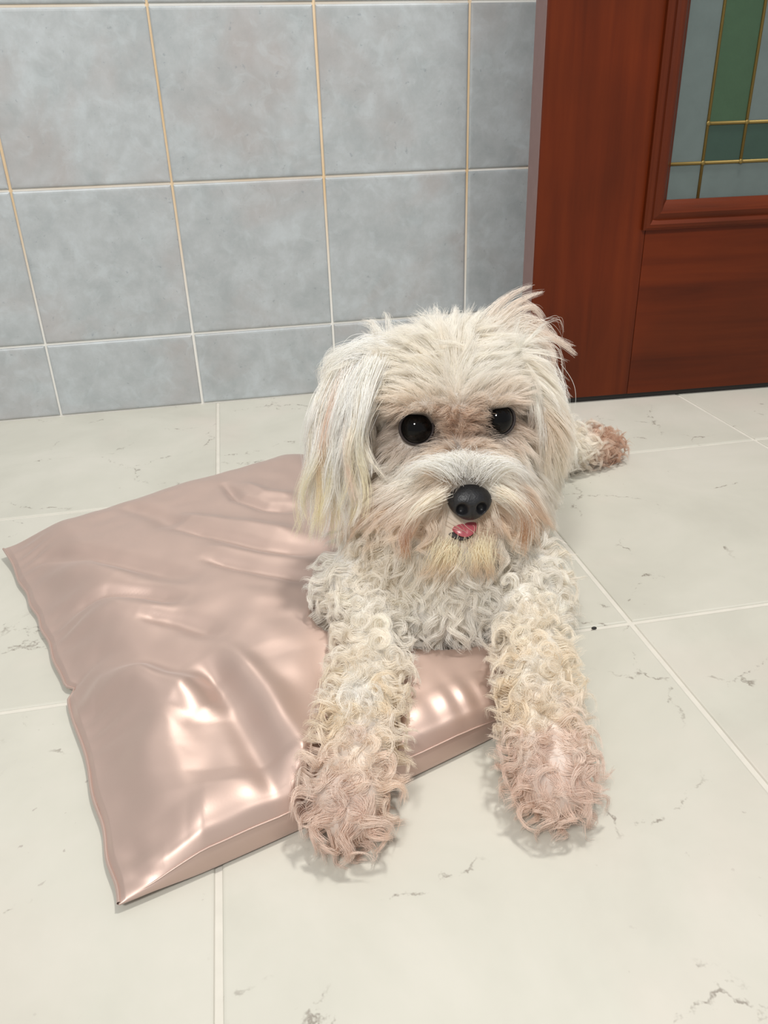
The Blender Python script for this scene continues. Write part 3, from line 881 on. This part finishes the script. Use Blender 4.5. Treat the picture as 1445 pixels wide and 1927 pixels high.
def seg_dist(P, pts):
    best = np.full(P.shape[0], 9.0); tt = np.zeros(P.shape[0]); n = len(pts) - 1
    for i in range(n):
        a, b = pts[i], pts[i + 1]; ab = b - a; t = np.clip(((P - a) @ ab) / (ab @ ab), 0, 1)
        d = np.linalg.norm(P - (a + t[:, None] * ab), axis=1); m = d < best
        best[m] = d[m]; tt[m] = (i + t[m]) / n
    return best, tt


NU, NV = 190, 250    # u along B->R (short side), v along B->L (long side)


def pillow_mesh():
    u = np.linspace(0, 1, NU + 1); v = np.linspace(0, 1, NV + 1)
    # rows packed closer at the rims
    u = .5 - .5 * np.cos(np.pi * (u * .9 + .05)); u = (u - u[0]) / (u[-1] - u[0])
    v = .5 - .5 * np.cos(np.pi * (v * .9 + .05)); v = (v - v[0]) / (v[-1] - v[0])
    U, V = np.meshgrid(u, v, indexing='ij'); U = U.ravel(); V = V.ravel()
    base = ((1 - U) * (1 - V))[:, None] * PC['B'] + (U * (1 - V))[:, None] * PC['R'] + ((1 - U) * V)[:, None] * PC['L'] + (U * V)[:, None] * PC['T']
    du = PC['R'] - PC['B']; du = du / np.linalg.norm(du); dv = PC['L'] - PC['B']; dv = dv / np.linalg.norm(dv)
    # sides: the open side (u=0) bends in, bottom rim bulges, ripples along the hem
    wob = .010 * np.sin(np.pi * V) * (1 - U) + (.0009) * np.sin(V * 47 + 2 * np.sin(V * 9)) * np.exp(-U * 30)
    notch = .006 * np.exp(-((V - .44) / .012) ** 2) * np.exp(-U * 25)
    base = base + (wob + notch)[:, None] * du
    base = base - ((.004 * np.sin(np.pi * U) ** .7) * (1 - V) ** 2)[:, None] * dv
    base = base + ((.006 * np.sin(np.pi * U)) * V ** 2)[:, None] * dv
    eu0 = U * .31; eu1 = (1 - U) * .31; ev0 = (1e-6 + V) * .44; ev1 = (1 - V) * .44
    f = lambda d, w: np.clip(d / w, 0, 1)
    def rim(d, w): t = f(d, w); return np.sqrt(np.maximum(0, 1 - (1 - t) ** 2))
    # the hem side is drawn out flat, then swells
    hem = np.clip(eu0 / .052, 0, 1); hem = .10 * np.clip(eu0 / .004, 0, 1) + .9 * (hem * hem * (3 - 2 * hem)) ** .8
    prof = hem * rim(eu1, .05) * rim(ev0, .027) ** .9 * rim(ev1, .045)
    belly = .029 + .010 * np.sin(np.pi * np.clip(U * .9 + .05, 0, 1)) * np.sin(np.pi * V)
    H = belly * prof
    P = base
    D = np.zeros_like(H); core = np.clip(prof * 1.25, 0, 1)
    for pts, w, a in FOLDS:
        d, tt = seg_dist(P, pts); env = np.clip(np.sin(np.pi * np.clip(tt * .9 + .05, 0, 1)) * 1.6, 0, 1)
        ww = w * (.75 + .5 * tt)
        D += (1.3 if a > 0 else 1.7) * a * env * np.exp(-(d / ww) ** 2)
    # wide soft swells
    for k in range(len(P)):
        p = P[k]; D[k] += .0026 * noise.noise(Vector((p[0] * 14, p[1] * 14, 3.1))) + .0009 * noise.noise(Vector((p[0] * 46, p[1] * 46, 7.7)))
    # gathers running in from the hem and puckers on the bottom rim
    gat = np.exp(-((eu0 - .014) / .014) ** 2)
    D += gat * .0012 * np.sin(V * 95 + 5 * np.sin(V * 21) + eu0 * 160)
    puk = np.exp(-((ev0 - .016) / .012) ** 2)
    D += puk * .0006 * np.sin(U * 70 + 4 * np.sin(U * 17))
    D += .0012 * np.exp(-((ev0 - .006) / .0022) ** 2) * core
    # the dog's chest and forelegs press the cloth down
    for c, r, a in (((.19, -.62), .07, .012), ((.095, -.74), .03, .008), ((.20, -.75), .03, .008)):
        D -= a * np.exp(-(((P[:, 0] - c[0]) ** 2 + (P[:, 1] - c[1]) ** 2) / r ** 2))
    top = np.maximum(H + D * np.sqrt(core), H * .3) 
    mid = .0045 + .006 * np.clip(1 - ev1 / .05, 0, 1) * np.clip(1 - eu0 / .06, 0, 1) + .0015 * np.clip(1 - ev0 / .03, 0, 1)
    zt = mid + top; zb = np.maximum(.0012, mid - .0042 * np.clip(prof * 3, 0, 1) - .0004)
    # the cloth gives way under the dog's body
    lim = np.full(len(base), 9.0)
    for k in range(len(base)):
        h = BVH.ray_cast(Vector((base[k, 0], base[k, 1], -.01)), Vector((0, 0, 1)), .09)
        if h[0] is not None: lim[k] = h[0].z - .0022
    lim = lim.reshape(NU + 1, NV + 1)
    for it in range(6):
        m2 = lim.copy()
        for di, dj in ((1, 0), (-1, 0), (0, 1), (0, -1)):
            sh = np.roll(lim, (di, dj), (0, 1)) + (.0 if it < 3 else .002); m2 = np.minimum(m2, sh)
        lim = m2
    zt = np.maximum(.0022, np.minimum(zt, lim.ravel()))
    zb = np.maximum(.0004, np.minimum(zb, zt - .0010))
    n1 = (NU + 1) * (NV + 1)
    co = np.vstack([np.column_stack([base, zt]), np.column_stack([base, zb])])
    idx = lambda i, j: i * (NV + 1) + j
    faces = []
    for i in range(NU):
        for j in range(NV):
            a, b, c, d = idx(i, j), idx(i + 1, j), idx(i + 1, j + 1), idx(i, j + 1)
            faces.append((a, b, c, d)); faces.append((d + n1, c + n1, b + n1, a + n1))
    for j in range(NV):
        a, b = idx(0, j), idx(0, j + 1); faces.append((a, b, b + n1, a + n1))
        a, b = idx(NU, j), idx(NU, j + 1); faces.append((b, a, a + n1, b + n1))
    for i in range(NU):
        a, b = idx(i, 0), idx(i + 1, 0); faces.append((b, a, a + n1, b + n1))
        a, b = idx(i, NV), idx(i + 1, NV); faces.append((a, b, b + n1, a + n1))
    me = bpy.data.meshes.new('cushion'); me.from_pydata(co.tolist(), [], faces); me.update()
    uvl = me.uv_layers.new(name='weave'); vi = np.empty(len(me.loops), dtype=np.int32); me.loops.foreach_get('vertex_index', vi); vi %= n1
    uvl.data.foreach_set('uv', np.column_stack([U[vi], V[vi]]).astype(np.float32).ravel())
    # seam thread line following the bottom rim, a little above the floor
    rimco = [(co[idx(i, 0)], co[idx(i, 2)]) for i in range(NU + 1)]
    return me, co, idx


pme, pco, pidx = pillow_mesh()
pillow = link('pillow', pme, M_SAT, None, True)
tag(pillow, 'flat rose pink satin pillow with creased shiny cover lying under the white dog', 'pillow')


seam = [tuple(pco[pidx(i, 5)] + np.array([0, -.0008, -.001])) for i in range(4, NU - 3, 3)]
s1 = link('seam', tube_mesh([(seam, [.0006] * len(seam))]), M_HEM, pillow, True)
seam = [tuple(pco[pidx(0, j)] + np.array([0, 0, .0002])) for j in range(1, NV, 2)]
s2 = link('hem', tube_mesh([(seam, [.0011] * len(seam))]), M_HEM, pillow, True)

# ------------------------------------------------------------------ crumb in the floor joint
c = onz(1118, 1183, .0)
bm = bmesh.new(); bmesh.ops.create_icosphere(bm, subdivisions=2, radius=.0016)
for vv in bm.verts: vv.co = Vector((vv.co.x * 1.5, vv.co.y * .8, max(vv.co.z, -.001) * .6 + .0008)) * (1 + .2 * noise.noise(vv.co * 900))
o = link('crumb', bm_mesh(bm), M_BLACK, None, True); o.location = (c[0], c[1], -.0002)
tag(o, 'tiny dark crumb in the floor tile joint right of the dog', 'crumb')
